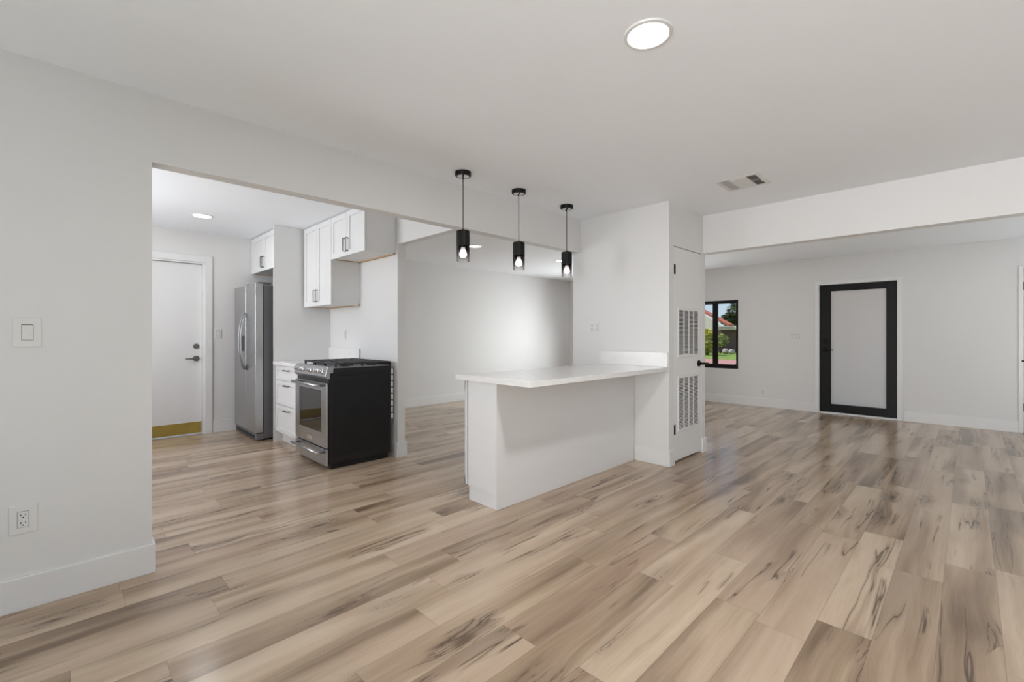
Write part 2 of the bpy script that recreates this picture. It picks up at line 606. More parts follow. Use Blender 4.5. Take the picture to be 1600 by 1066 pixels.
def wall_grid(name, axis, a0, a1, u0, u1, z0, z1, holes, mat):
    """a wall slab normal to axis ('x' or 'y'), spanning u and z, with rectangular holes (u0,u1,z0,z1)"""
    us = sorted({u0, u1, *[h[0] for h in holes], *[h[1] for h in holes]})
    zs = sorted({z0, z1, *[h[2] for h in holes], *[h[3] for h in holes]})
    nu, nz = len(us) - 1, len(zs) - 1

    def solid(i, j):
        if not (0 <= i < nu and 0 <= j < nz):
            return False
        uc, zc = (us[i] + us[i + 1]) / 2, (zs[j] + zs[j + 1]) / 2
        return not any(h[0] < uc < h[1] and h[2] < zc < h[3] for h in holes)
    b = bmesh.new()
    cache = {}

    def vert(a, u, z):
        k = (a, u, z)
        if k not in cache:
            cache[k] = b.verts.new((a, u, z) if axis == 'x' else (u, a, z))
        return cache[k]
    for i in range(nu):
        for j in range(nz):
            if not solid(i, j):
                continue
            U0, U1, Z0, Z1 = us[i], us[i + 1], zs[j], zs[j + 1]
            for a in (a0, a1):
                b.faces.new((vert(a, U0, Z0), vert(a, U1, Z0), vert(a, U1, Z1), vert(a, U0, Z1)))
            if not solid(i - 1, j):
                b.faces.new((vert(a0, U0, Z0), vert(a1, U0, Z0), vert(a1, U0, Z1), vert(a0, U0, Z1)))
            if not solid(i + 1, j):
                b.faces.new((vert(a0, U1, Z0), vert(a1, U1, Z0), vert(a1, U1, Z1), vert(a0, U1, Z1)))
            if not solid(i, j - 1):
                b.faces.new((vert(a0, U0, Z0), vert(a1, U0, Z0), vert(a1, U1, Z0), vert(a0, U1, Z0)))
            if not solid(i, j + 1):
                b.faces.new((vert(a0, U0, Z1), vert(a1, U0, Z1), vert(a1, U1, Z1), vert(a0, U1, Z1)))
    bmesh.ops.recalc_face_normals(b, faces=b.faces[:])
    m = MB()
    m.add(b)
    return struct(m.build(name, mat))


# ------------------------------------------------------------------ the shell
CZ = 2.445      # ceiling of the room we stand in
KZ = 2.465      # ceiling of kitchen and back room
XF = 8.43       # inner face of the far wall
YB = 6.62       # inner face of the back wall
YL = 2.945      # face of the left wall
XS = 2.37       # kitchen side of the stub wall

struct(MB().box(-2.6, 8.6, -3.6, 6.8, -0.12, 0.0).build('floor', FLOORM))
struct(MB().box(-2.6, 4.85, -3.6, 3.045, CZ, CZ + 0.12).build('ceiling', CEIL))
struct(MB().prism([(-1.4, 3.045), (4.85, 3.045), (4.85, 4.0), (8.6, 4.0), (8.6, 6.8), (-1.4, 6.8)], 'z', KZ, KZ + 0.10).build('ceiling_back', CEIL))
struct(MB().box(4.85, 8.6, -3.6, 3.999, 2.42, 2.42 + 0.14).build('ceiling_living', CEIL))

# left wall running on as the header over the wide opening
struct(MB().prism([(-2.6, 0), (0.332, 0), (0.332, 2.096), (3.965, 2.096), (3.965, CZ), (-2.6, CZ)], 'y', YL, 3.045).build('wall_left', WALL))
# closet block at the end of the peninsula
PX0, PX1, PY0, PY1 = 3.965, 4.772, 1.945, 3.04
wall_grid('wall_closet_front', 'y', PY0, PY0 + 0.11, PX0, PX1, 0, CZ, [(4.062, 4.685, 0, 2.046)], WALL)
struct(MB().box(PX0, PX0 + 0.09, PY0 + 0.11, 3.045, 0, CZ).build('wall_closet_left', WALL))
struct(MB().box(PX1 - 0.04, PX1, PY0 + 0.11, 3.045, 0, CZ).build('wall_closet_right', WALL))
struct(MB().box(PX0 + 0.09, PX1 - 0.04, 2.95, 3.045, 0, CZ).build('wall_closet_back', WALL))
# dropped beam over the way into the living room
struct(MB().box(4.728, 4.85, -3.6, PY0, 2.057, CZ).build('wall_beam', WALL))
# far wall with front door, front window and the back-room window
DY0, DY1, DZ1 = 0.722, 1.658, 1.99
WY0, WY1, WZ0, WZ1 = 2.858, 3.70, 0.615, 1.832
wall_grid('wall_far', 'x', XF, XF + 0.16, -3.6, 6.8, 0, 2.56,
          [(DY0, DY1, 0, DZ1), (WY0, WY1, WZ0, WZ1), (4.25, 5.65, 0.6, 1.85), (-1.30, -0.47, 0, 2.03)], WALL)
# back wall with the kitchen side door
KX0, KX1, KZ1 = 0.40, 1.258, 2.10
wall_grid('wall_back', 'y', YB, YB + 0.16, -1.4, XF, 0, KZ, [(KX0, KX1, 0, KZ1)], WALL)
# stub wall between kitchen and back room, with header to the main opening
struct(MB().prism([(3.045, 2.112), (3.99, 2.112), (3.99, 0), (YB, 0), (YB, KZ), (3.045, KZ)], 'x', XS, XS + 0.083).build('wall_stub', WALL))
# sides out of the picture
wall_grid('wall_kitchen', 'x', -1.4, -1.2, 3.045, 6.8, 0, KZ, [(4.0, 5.8, 0.85, 2.05)], WALL)
wall_grid('wall_south', 'y', -3.6, -3.5, -2.6, XF, 0, 2.5, [(5.4, 7.8, 0, 2.05)], WALL)
wall_grid('wall_west', 'x', -2.6, -2.5, -3.5, YL, 0, 2.5, [(-2.15, 1.15, 0.0, 2.05)], WALL)


def baseboard(name, segs, h=0.145):
    """segs: boxes (x0,x1,y0,y1) of one continuous board, with a small eased top"""
    m = MB()
    for x0, x1, y0, y1 in segs:
        m.box(x0, x1, y0, y1, 0.0, h, bev=0.003)
    return struct(m.build(name, TRIM))


T = 0.015
baseboard('baseboard_left', [(-2.5, 0.332 + T, YL - T, YL), (0.332, 0.332 + T, YL, 3.045)])
baseboard('baseboard_stub', [(XS - T, XS + 0.083 + T, 3.99 - T, 3.99), (XS - T, XS, 3.99, 4.03), (XS + 0.083, XS + 0.083 + T, 3.99, YB - T)])
baseboard('baseboard_back', [(XS + 0.083, XF, YB - T, YB)])
baseboard('baseboard_kitchen', [(1.345, 1.60, YB - T, YB)])
baseboard('baseboard_closet', [(PX0 - T, PX0, PY0 - T, 2.29), (PX0, 4.058, PY0 - T, PY0), (4.69, PX1 + T, PY0 - T, PY0), (PX1, PX1 + T, PY0, 3.04)])
baseboard('baseboard_far', [(XF - T, XF, 1.712, YB - T), (XF - T, XF, -0.43, 0.655)])

# ------------------------------------------------------------------ door hardware

def lever(parent, p, out, along, mat, deadbolt=None, r=0.033):
    """rosette at p on a face whose outward normal is out; lever reaches towards along"""
    p, out, along = Vector(p), Vector(out), Vector(along)
    ax = 'x' if abs(out.x) > 0.5 else 'y'
    s = out.x if ax == 'x' else out.y
    m = MB().lathe([(0, 0), (r, 0), (r, 0.008 * s), (r * 0.86, 0.013 * s), (0, 0.013 * s)], p, ax, 28)
    m.tube([p + out * 0.010, p + out * 0.05], 0.011, 14)
    m.tube([p + out * 0.045, p + out * 0.052 + along * 0.015, p + out * 0.052 + along * 0.06, p + out * 0.049 + along * 0.115], [0.011, 0.0115, 0.009, 0.0075], 12)
    h = m.build('lever_handle', mat, parent)
    if deadbolt:
        q = Vector(deadbolt)
        m = MB().lathe([(0, 0), (0.031, 0), (0.031, 0.010 * s), (0.026, 0.016 * s), (0, 0.016 * s)], q, ax, 28)
        w = out * 0.016
        m.box(q.x + w.x - 0.006, q.x + w.x + 0.006 + out.x * 0.014, q.y + w.y - 0.006, q.y + w.y + 0.006 + out.y * 0.014, q.z - 0.016, q.z + 0.016, bev=0.003)
        m.build('deadbolt', mat, parent)
    return h


# closet door with two return-air grilles
d1 = sempty('door_1', (4.37, PY0 + 0.02, 0.0))
DF = PY0 + 0.004
MB().box(4.066, 4.681, DF, DF + 0.035, 0.024, 2.040, bev=0.0015).build('door_slab', TRIM, d1)


def grille(parent, x0, x1, z0, z1, yf):
    m = MB()
    m.box(x0, x1, yf - 0.008, yf, z0, z0 + 0.024, bev=0.003).box(x0, x1, yf - 0.008, yf, z1 - 0.024, z1, bev=0.003)
    m.box(x0, x0 + 0.024, yf - 0.008, yf, z0 + 0.0242, z1 - 0.0242, bev=0.003).box(x1 - 0.024, x1, yf - 0.008, yf, z0 + 0.0242, z1 - 0.0242, bev=0.003)
    inx0, inx1 = x0 + 0.024, x1 - 0.024
    for k in range(1, 4):
        xc = inx0 + (inx1 - inx0) * k / 4
        m.box(xc - 0.008, xc + 0.008, yf - 0.0066, yf, z0 + 0.0242, z1 - 0.0242)
    g = m.build('air_grille', GRILLE, parent)
    MB().box(inx0, inx1, yf - 0.0012, yf - 0.0002, z0 + 0.02, z1 - 0.02).build('grille_backing', GAPSHADE, g)
    s = MB()
    n = 34
    for k in range(n):
        z = z0 + 0.026 + (z1 - z0 - 0.052) * (k + 0.5) / n
        s.prism([(yf - 0.0062, z - 0.0028), (yf - 0.0055, z - 0.0034), (yf - 0.0015, z + 0.0008), (yf - 0.0022, z + 0.0014)], 'x', inx0, inx1)
    s.build('louver', GRILLE, g)


grille(d1, 4.145, 4.628, 1.000, 1.472, DF)
grille(d1, 4.145, 4.628, 0.292, 0.822, DF)


def hinge(parent, x, y, z, out='y', h=0.09):
    m = MB()
    if out == 'y':
        m.lathe([(0, -h / 2), (0.007, -h / 2), (0.007, h / 2), (0, h / 2)], (x, y - 0.006, z), 'z', 14)
        m.box(x - 0.004, x + 0.026, y - 0.002, y + 0.001, z - h / 2, z + h / 2)
    else:
        m.lathe([(0, -h / 2), (0.007, -h / 2), (0.007, h / 2), (0, h / 2)], (x - 0.006, y, z), 'z', 14)
        m.box(x - 0.002, x + 0.001, y - 0.03, y + 0.004, z - h / 2, z + h / 2)
    return m.build('hinge', BLACKM, parent)


hinge(d1, 4.078, DF, 1.828)
hinge(d1, 4.078, DF, 0.322)
lever(d1, (4.622, DF, 0.922), (0, -1, 0), (1, 0, 0), BLACKM)

# front door: black frame, frosted lite
d2 = sempty('door_2', (XF + 0.04, 1.19, 0))
XD = XF + 0.022
m = MB()
m.box(XD, XD + 0.045, DY0 + 0.004, DY0 + 0.115, 0.024, DZ1 - 0.004, bev=0.002)
m.box(XD, XD + 0.045, DY1 - 0.140, DY1 - 0.004, 0.024, DZ1 - 0.004, bev=0.002)
m.box(XD, XD + 0.045, DY0 + 0.1152, DY1 - 0.1402, 0.024, 0.140, bev=0.002)
m.box(XD, XD + 0.045, DY0 + 0.1152, DY1 - 0.1402, 1.895, DZ1 - 0.004, bev=0.002)
m.build('door_frame', BLACKM, d2)
MB().box(XD + 0.014, XD + 0.026, DY0 + 0.110, DY1 - 0.135, 0.135, 1.90).build('frosted_glass', FROST, d2)
m = MB()
for y0, y1, z0, z1 in ((DY0 + 0.111, DY0 + 0.123, 0.136, 1.899), (DY1 - 0.148, DY1 - 0.136, 0.136, 1.899), (DY0 + 0.111, DY1 - 0.136, 0.136, 0.148), (DY0 + 0.111, DY1 - 0.136, 1.887, 1.899)):
    m.box(XD - 0.003, XD + 0.014, y0, y1, z0, z1, bev=0.002)
m.build('glazing_bead', BLACKM, d2)
lever(d2, (XD, DY1 - 0.075, 0.98), (-1, 0, 0), (0, -1, 0), BLACKM, deadbolt=(XD, DY1 - 0.075, 1.108))
MB().box(XF - 0.02, XF + 0.15, DY0 + 0.001, DY1 - 0.001, 0.0, 0.022, bev=0.003).build('threshold', TRIM, d2)


def casing(name, axis, a, u0, u1, z1, w, t, sgn):
    """flat door casing round an opening, on the face a of a wall, standing out by t towards sgn"""
    m = MB()
    lo, hi = sorted((a, a + sgn * t))
    if axis == 'x':
        m.box(lo, hi, u0 - w, u0, 0, z1 + w, bev=0.003).box(lo, hi, u1, u1 + w, 0, z1 + w, bev=0.003).box(lo, hi, u0, u1, z1, z1 + w, bev=0.003)
    else:
        m.box(u0 - w, u0, lo, hi, 0, z1 + w, bev=0.003).box(u1, u1 + w, lo, hi, 0, z1 + w, bev=0.003).box(u0, u1, lo, hi, z1, z1 + w, bev=0.003)
    return struct(m.build(name, TRIM))


casing('trim_1', 'x', XF, DY0, DY1, DZ1, 0.056, 0.016, -1)

# kitchen side door with brass kick plate
d3 = sempty('door_3', ((KX0 + KX1) / 2, YB + 0.06, 0))
YD = YB + 0.055
MB().box(KX0 + 0.022, KX1 - 0.018, YD, YD + 0.04, 0.010, KZ1 - 0.022, bev=0.002).build('door_slab', TRIM, d3)
MB().box(KX0 + 0.03, KX1 - 0.026, YD - 0.004, YD, 0.016, 0.150, bev=0.001).build('kick_plate', BRASS, d3)
m = MB()
for k in range(5):
    for z in (0.028, 0.138):
        m.lathe([(0, -0.0055), (0.004, -0.005), (0.0045, -0.004), (0, -0.004)], (KX0 + 0.06 + 0.185 * k, YD, z), 'y', 10)
m.build('plate_screw', BRASS, [c for c in d3.children if c.name.startswith('kick_plate')][0])
m = MB()
m.box(KX0, KX0 + 0.018, YB + 0.002, YB + 0.13, 0, KZ1 - 0.018).box(KX1 - 0.016, KX1, YB + 0.002, YB + 0.13, 0, KZ1 - 0.018).box(KX0, KX1, YB + 0.002, YB + 0.13, KZ1 - 0.018, KZ1)
m.build('door_jamb', TRIM, d3)
lever(d3, (1.180, YD, 0.925), (0, -1, 0), (-1, 0, 0), NICKEL, deadbolt=(1.180, YD, 1.075), r=0.034)
casing('trim_2', 'y', YB, KX0, KX1, KZ1, 0.078, 0.018, -1)

# white door at the far right end of the living room
d4 = sempty('door_4', (XF + 0.02, -0.9, 0))
MB().box(XF + 0.006, XF + 0.046, -1.296, -0.474, 0.012, 2.026, bev=0.002).build('door_slab', TRIM, d4)
for z in (1.820, 1.07, 0.318):
    if z == 1.07:
        continue
    hinge(d4, XF + 0.004, -0.469, z, 'x', 0.10)
MB().lathe([(0, 0), (0.012, 0), (0.012, 0.03), (0, 0.034)], (XF - 0.028, -0.466, 0.892), 'x', 14).build('door_stop', BLACKM, d4)
casing('trim_3', 'x', XF, -1.30, -0.47, 2.03, 0.04, 0.016, -1)

# front window: black slider
w1 = sempty('window_1', (XF + 0.05, (WY0 + WY1) / 2, WZ0))
m = MB()
xf0, xf1 = XF + 0.006, XF + 0.075
m.box(xf0, xf1, WY0, WY0 + 0.030, WZ0, WZ1, bev=0.002).box(xf0, xf1, WY1 - 0.030, WY1, WZ0, WZ1, bev=0.002)
m.box(xf0, xf1, WY0 + 0.0302, WY1 - 0.0302, WZ0, WZ0 + 0.06, bev=0.002).box(xf0, xf1, WY0 + 0.0302, WY1 - 0.0302, WZ1 - 0.045, WZ1, bev=0.002)
m.build('window_frame', BLACKM, w1)
ym = 3.262
m = MB()
m.box(XF + 0.02, XF + 0.05, ym - 0.034, ym + 0.034, WZ0 + 0.06, WZ1 - 0.045, bev=0.002)
m.build('mullion', BLACKM, w1)
for (ya, yb) in ((WY0 + 0.03, ym - 0.034), (ym + 0.034, WY1 - 0.03)):
    s = MB()
    s.box(XF + 0.024, XF + 0.05, ya, ya + 0.012, WZ0 + 0.06, WZ1 - 0.045).box(XF + 0.024, XF + 0.05, yb - 0.012, yb, WZ0 + 0.06, WZ1 - 0.045)
    s.box(XF + 0.024, XF + 0.05, ya, yb, WZ0 + 0.06, WZ0 + 0.075).box(XF + 0.024, XF + 0.05, ya, yb, WZ1 - 0.06, WZ1 - 0.045)
    so = s.build('sash', BLACKM, w1)
    MB().box(XF + 0.034, XF + 0.039, ya + 0.010, yb - 0.010, WZ0 + 0.07, WZ1 - 0.055).build('pane', PANE, so)
m = MB().box(XF + 0.012, XF + 0.026, WY0 + 0.045, WY0 + 0.062, WZ0 + 0.062, WZ0 + 0.085, bev=0.002)
m.build('latch', BLACKM, w1)
w2 = sempty('window_2', (XF + 0.05, 4.95, 0.6))
m = MB()
m.box(XF + 0.05, XF + 0.1, 4.25, 4.29, 0.6, 1.85).box(XF + 0.05, XF + 0.1, 5.61, 5.65, 0.6, 1.85).box(XF + 0.05, XF + 0.1, 4.25, 5.65, 0.6, 0.65).box(XF + 0.05, XF + 0.1, 4.25, 5.65, 1.8, 1.85).box(XF + 0.05, XF + 0.1, 4.92, 4.98, 0.6, 1.85)
m.build('window_frame', BLACKM, w2)

# ------------------------------------------------------------------ peninsula
pen = thing('peninsula_cabinet', 'white peninsula base cabinet with plain panelled back, under the long quartz top', 'cabinet', (3.0, 2.45, 0))
MB().box(2.131, 3.955, 2.295, 2.310, 0.0, 0.877, bev=0.001).build('back_panel', CAB, pen)
MB().box(2.166, 3.955, 2.311, 2.612, 0.103, 0.876).build('carcass', CAB, pen)
MB().box(2.131, 2.165, 2.3105, 2.603, 0.104, 0.874, bev=0.001).build('end_panel', CAB, pen)
MB().box(2.137, 3.955, 2.311, 2.598, 0.0, 0.102, bev=0.001).build('toe_kick', CAB, pen)
for k in range(4):
    a = 2.133 + k * 0.4555
    d = MB().box(a, a + 0.452, 2.620, 2.640, 0.108, 0.868, bev=0.0015)
    d.box(a, a + 0.06, 2.637, 2.643, 0.108, 0.868).box(a + 0.392, a + 0.452, 2.637, 2.643, 0.108, 0.868).box(a, a + 0.452, 2.637, 2.643, 0.108, 0.168).box(a, a + 0.452, 2.637, 2.643, 0.808, 0.868)
    do = d.build('cabinet_door', CAB, pen)
    xh = a + (0.41 if k % 2 == 0 else 0.04)
    MB().tube([(xh, 2.643, 0.70), (xh, 2.669, 0.70), (xh, 2.669, 0.83), (xh, 2.643, 0.83)], 0.005, 8).build('handle', NICKEL, do)
ct = thing('countertop', 'long white quartz bar top of the peninsula, overhanging toward the room', 'countertop', (3.0, 2.3, 0.877))
MB().box(2.098, 3.9635, 1.947, 2.712, 0.8775, 0.915, bev=0.002).build('slab', QUARTZ, ct)
MB().box(3.945, 3.9635, 1.950, 2.690, 0.9155, 1.048, bev=0.0015).build('backsplash', QUARTZ, ct)

# ------------------------------------------------------------------ kitchen run on the stub wall

def shaker(m, xf, y0, y1, z0, z1, t=0.0195, fr=0.055):
    """shaker front facing -x, outer face at xf"""
    m.box(xf + 0.0095, xf + t, y0 + 0.001, y1 - 0.001, z0 + 0.001, z1 - 0.001)
    m.box(xf, xf + 0.010, y0, y0 + fr, z0, z1, bev=0.0012).box(xf, xf + 0.010, y1 - fr, y1, z0, z1, bev=0.0012)
    m.box(xf, xf + 0.010, y0 + fr, y1 - fr, z0, z0 + fr, bev=0.0012).box(xf, xf + 0.010, y0 + fr, y1 - fr, z1 - fr, z1, bev=0.0012)
    return m


def pull_v(parent, xf, y, z0, z1):
    return MB().tube([(xf, y, z0), (xf - 0.028, y, z0), (xf - 0.030, y, z0 + 0.004), (xf - 0.030, y, z1 - 0.004), (xf - 0.028, y, z1), (xf, y, z1)], 0.0052, 10).build('handle', NICKEL, parent)


def pull_h(parent, xf, y0, y1, z):
    return MB().tube([(xf, y0, z), (xf - 0.028, y0, z), (xf - 0.030, y0 + 0.004, z), (xf - 0.030, y1 - 0.004, z), (xf - 0.028, y1, z), (xf, y1, z)], 0.0055, 10).build('handle', NICKEL, parent)


PF = 5.572   # range-side face of the tall refrigerator panel
pn = thing('tall_gable', 'tall white gable panel from floor to ceiling between refrigerator and drawers', 'panel', (2.04, PF + 0.01, 0))
MB().box(1.722, XS - 0.002, PF, PF + 0.022, 0.0, KZ - 0.002, bev=0.001).build('panel_board', CAB, pn)

bc = thing('drawer_cabinet', 'white three-drawer base cabinet between the range and the refrigerator panel', 'cabinet', (2.05, 5.18, 0))
BY0, BY1 = 4.800, PF - 0.002
MB().box(1.757, XS - 0.002, BY0, BY1, 0.11, 0.876).build('carcass', CAB, bc)
MB().box(1.815, 1.83, BY0, BY1, 0.0, 0.1095).build('toe_kick', CAB, bc)
for (z0, z1) in ((0.712, 0.870), (0.440, 0.704), (0.128, 0.432)):
    do = shaker(MB(), 1.737, BY0 + 0.004, BY1 - 0.020, z0, z1, fr=0.045).build('drawer', CAB, bc)
    pull_h(do, 1.737, 5.12, 5.25, z1 - 0.045)
cs = thing('kitchen_counter', 'short white quartz counter over the drawers beside the range', 'countertop', (2.05, 5.18, 0.877))
MB().box(1.712, XS - 0.002, 4.798, PF - 0.001, 0.8775, 0.915, bev=0.002).build('slab', QUARTZ, cs)
MB().box(XS - 0.022, XS - 0.002, 4.775, PF - 0.001, 0.9155, 1.062, bev=0.0015).build('backsplash', QUARTZ, cs)


def upper(name, label, xf, y0, y1, z0, z1, hz, rail=True):
    t = thing(name, label, 'cabinet', ((xf + XS) / 2, (y0 + y1) / 2, z0), 'white wall cabinets in the kitchen')
    m = MB().box(xf + 0.021, XS - 0.002, y0, y1, z0 + 0.018, z1)
    m.build('carcass', CAB, t)
    MB().box(xf + 0.021, XS - 0.03, y0 + 0.014, y1 - 0.014, z0 + 0.010, z0 + 0.018).build('bottom_panel', UNDER, t)
    r = MB()
    r.box(XS - 0.03, XS - 0.004, y0, y1 - 0.002, z0, z0 + 0.0175).box(xf + 0.06, XS - 0.03, y1 - 0.014, y1 - 0.001, z0 + 0.002, z0 + 0.0175)
    r.build('plywood_rail', TAN, t)
    e = MB().box(xf + 0.021, XS - 0.03, y0, y0 + 0.0135, z0, z0 + 0.0178)
    e.build('side_rail', CAB, t)
    ymid = (y0 + y1) / 2
    for (a, b, hy) in ((ymid + 0.0015, y1 - 0.002, ymid + 0.028), (y0 + 0.002, ymid - 0.0015, ymid - 0.028)):
        do = shaker(MB(), xf, a, b, z0 + 0.002, z1 - 0.012).build('cabinet_door', CAB, t)
        pull_v(do, xf, hy, hz, hz + 0.128)
    return t


upper('wall_cabinet', 'white two-door wall cabinet above the refrigerator', 1.770, PF + 0.024, YB - 0.003, 2.000, KZ - 0.003, 2.045)
upper('wall_cabinet', 'tall white two-door wall cabinet over the drawers, left of the short one', 2.040, 4.780, 5.530, 1.535, KZ - 0.003, 1.585)
upper('wall_cabinet', 'short white two-door wall cabinet hanging above the range', 2.040, 4.028, 4.778, 2.010, KZ - 0.003, 2.055)

# ------------------------------------------------------------------ gas range
rg = thing('gas_range', 'stainless slide-in gas range with black sides beside the stub wall', 'range', (2.0, 4.41, 0))
RY0, RY1 = 4.036, 4.790
m = MB().box(1.702, 2.318, RY0, RY1, 0.05, 0.896, bev=0.003).box(1.73, 2.30, RY0 + 0.02, RY1 - 0.02, 0.0, 0.06)
m.box(1.76, 2.30, RY0 - 0.0025, RY0 + 0.001, 0.115, 0.80, bev=0.002)
m.box(1.744, 2.318, RY0 - 0.003, RY0 + 0.001, 0.84, 0.912, bev=0.002)
m.build('oven_body', BLACK, rg)
dr = MB()
DX = 1.680
dy0, dy1 = RY0 + 0.004, RY1 - 0.004
wy0, wy1, wz0, wz1 = 4.150, 4.690, 0.322, 0.706
dr.box(DX, 1.700, dy0, wy0, 0.196, 0.776, bev=0.003).box(DX, 1.700, wy1, dy1, 0.196, 0.776, bev=0.003)
dr.box(DX, 1.700, wy0, wy1, 0.196, wz0, bev=0.003).box(DX, 1.700, wy0, wy1, wz1, 0.776, bev=0.003)
door = dr.build('oven_door', STEELH, rg)
MB().box(DX + 0.007, 1.698, wy0 - 0.003, wy1 + 0.003, wz0 - 0.003, wz1 + 0.003).build('oven_window', OVENGLASS, door)


def range_handle(parent, z, y0, y1):
    h = MB().tube([(DX - 0.048, y0, z), (DX - 0.048, y1, z)], 0.0125, 16).build('handle', STEELH, parent)
    for y in (y0 + 0.035, y1 - 0.035):
        MB().box(DX - 0.045, DX, y - 0.016, y + 0.016, z - 0.010, z + 0.010, bev=0.004).build('handle_bracket', GREYM, parent)


range_handle(door, 0.755, 4.085, 4.745)
bd = MB().box(DX - 0.003, DX + 0.001, 4.355, 4.475, 0.226, 0.262, bev=0.001)
bd.build('badge', CHROME, door)
dw = MB().box(DX, 1.700, dy0, dy1, 0.036, 0.184, bev=0.003).build('warming_drawer', STEELH, rg)
range_handle(dw, 0.150, 4.085, 4.745)
cp = MB().prism([(1.668, 0.838), (1.690, 0.815), (1.712, 0.815), (1.712, 0.868), (1.742, 0.868), (1.742, 0.926), (1.690, 0.926)], 'y', RY0 - 0.003, RY1 + 0.002, bev=0.002).build('control_panel', STEELH, rg)
for y in (4.125, 4.215, 4.395, 4.585, 4.70):
    c = Vector((1.679, y, 0.882))
    nrm = Vector((-0.97, 0, 0.24))
    k = MB()
    k.lathe([(0.0, 0), (0.026, 0), (0.026, -0.006), (0.020, -0.009), (0.019, -0.034), (0.016, -0.038), (0, -0.038)], (0, 0, 0), 'x', 20)
    k.box(-0.042, -0.03, -0.004, 0.004, -0.019, 0.019, bev=0.0015)
    rot = Matrix.Rotation(math.radians(14), 4, 'Y')
    for v in k.bm.verts:
        v.co = rot @ v.co + c
    k.build('knob', CHROME, cp)
MB().box(1.742, 2.318, RY0 + 0.003, RY1 - 0.003, 0.896, 0.918, bev=0.003).build('cooktop', STEELH, rg)
for i in range(3):
    ya = RY0 + 0.012 + i * 0.2445
    yb = ya + 0.2405
    g = MB()
    zt0, zt1 = 0.940, 0.957
    xa, xb = 1.765, 2.30
    for y in (ya + 0.007, yb - 0.007):
        g.box(xa, xb, y - 0.0085, y + 0.0085, zt0, zt1, bev=0.003)
    for x in (xa + 0.007, xb - 0.007, (xa + xb) / 2):
        g.box(x - 0.0085, x + 0.0085, ya, yb, zt0, zt1, bev=0.003)
    for k in (1,):
        y = ya + (yb - ya) * k / 2
        g.box(xa, xb, y - 0.0065, y + 0.0065, zt0 + 0.002, zt1, bev=0.002)
    for k in (1, 2, 4, 5):
        x = xa + (xb - xa) * k / 6
        g.box(x - 0.0065, x + 0.0065, ya, yb, zt0 + 0.002, zt1, bev=0.002)
    for x in (xa + 0.01, xb - 0.01, (xa + xb) / 2):
        for y in (ya + 0.01, yb - 0.01):
            g.box(x - 0.008, x + 0.008, y - 0.008, y + 0.008, 0.9182, zt0 + 0.002)
    g.build('burner_grate', IRON, rg)
for (x, y) in ((1.90, 4.16), (2.17, 4.16), (2.03, 4.413), (1.90, 4.665), (2.17, 4.665)):
    MB().lathe([(0, 0), (0.05, 0), (0.05, 0.006), (0.036, 0.007), (0.036, 0.014), (0, 0.015)], (x, y, 0.9185), 'z', 24).build('burner', IRON, rg)
MB().box(2.303, 2.324, RY0 - 0.003, RY1, 0.9125, 0.952, bev=0.004).build('rear_trim', BLACK, rg)
m = MB()
m.box(2.318, 2.324, RY0 + 0.002, RY1 - 0.002, 0.06, 0.905)
m.build('rear_cover', GREYM, rg)
m = MB()
n = 8
for k in range(n):
    z = 0.385 + k * 0.0634
    m.box(2.3245, 2.342, RY0 - 0.004, RY0 + 0.010, z, z + 0.050, bev=0.001)
m.build('vent_strip', PLASTIC, rg)

# ------------------------------------------------------------------ refrigerator
fr = thing('refrigerator', 'stainless side-by-side refrigerator standing left of the tall gable panel', 'refrigerator', (2.0, 6.1, 0))
FY0, FY1 = 5.705, 6.560
MB().box(1.660, 2.33, FY0 + 0.005, FY1 - 0.005, 0.02, 1.785, bev=0.004).build('fridge_body', GREYM, fr)
for (a, b) in ((6.083, FY1), (FY0, 6.077)):
    d = MB().box(1.567, 1.652, a, b, 0.095, 1.800, bev=0.004, seg=3).build('fridge_door', STEEL, fr)
    hy = a + 0.035 if a > 6 else b - 0.035
    pts = []
    for k in range(13):
        u = k / 12
        bow = math.sin(PI * u)
        pts.append((1.560 - 0.055 * bow ** 0.7 + (0.006 if k in (0, 12) else 0), hy, 0.80 + 0.67 * u))
    MB().tube(pts, 0.0115, 12).build('handle', SATIN, d)
    MB().box(1.60, 1.74, (a + 0.02) if a > 6 else (a + 0.01), (a + 0.09) if a > 6 else (a + 0.08), 1.800, 1.822, bev=0.004).build('hinge_cover', GREYM, d)
dd = [c for c in fr.children if c.name.startswith('fridge_door')][0]
MB().box(1.5640, 1.568, 6.135, 6.225, 1.015, 1.20, bev=0.001).build('dispenser_panel', BLACK, dd)
MB().box(1.580, 1.662, FY0 + 0.006, FY1 - 0.006, 0.012, 0.086, bev=0.005).build('base_grille', GREYM, fr)
MB().box(1.5785, 1.5805, FY0 + 0.06, FY1 - 0.06, 0.024, 0.064).build('grille_slot', SLOT, [c for c in fr.children if c.name.startswith('base_grille')][0])

# ------------------------------------------------------------------ lights

def disc_light(x, y, z, label, power, r=0.083):
    t = thing('recessed_light', label, 'ceiling light', (x, y, z), 'round flush ceiling lights')
    MB().lathe([(r, 0), (r + 0.016, 0), (r + 0.013, -0.006), (r, -0.008), (r - 0.002, -0.004)], (x, y, z), 'z', 48).build('trim_ring', PLASTIC, t)
    MB().lathe([(0, -0.005), (r - 0.001, -0.005), (r - 0.001, -0.001), (0, -0.001)], (x, y, z), 'z', 48).build('diffuser', LED, t)
    d = bpy.data.lights.new('led_lamp', 'AREA')
    d.shape = 'DISK'
    d.size = 2 * r
    d.energy = power
    d.color = (1, 1, 1)
    o = bpy.data.objects.new('led_lamp', d)
    col.objects.link(o)
    o.parent = t
    o.location = (0, 0, -0.012)
    return t


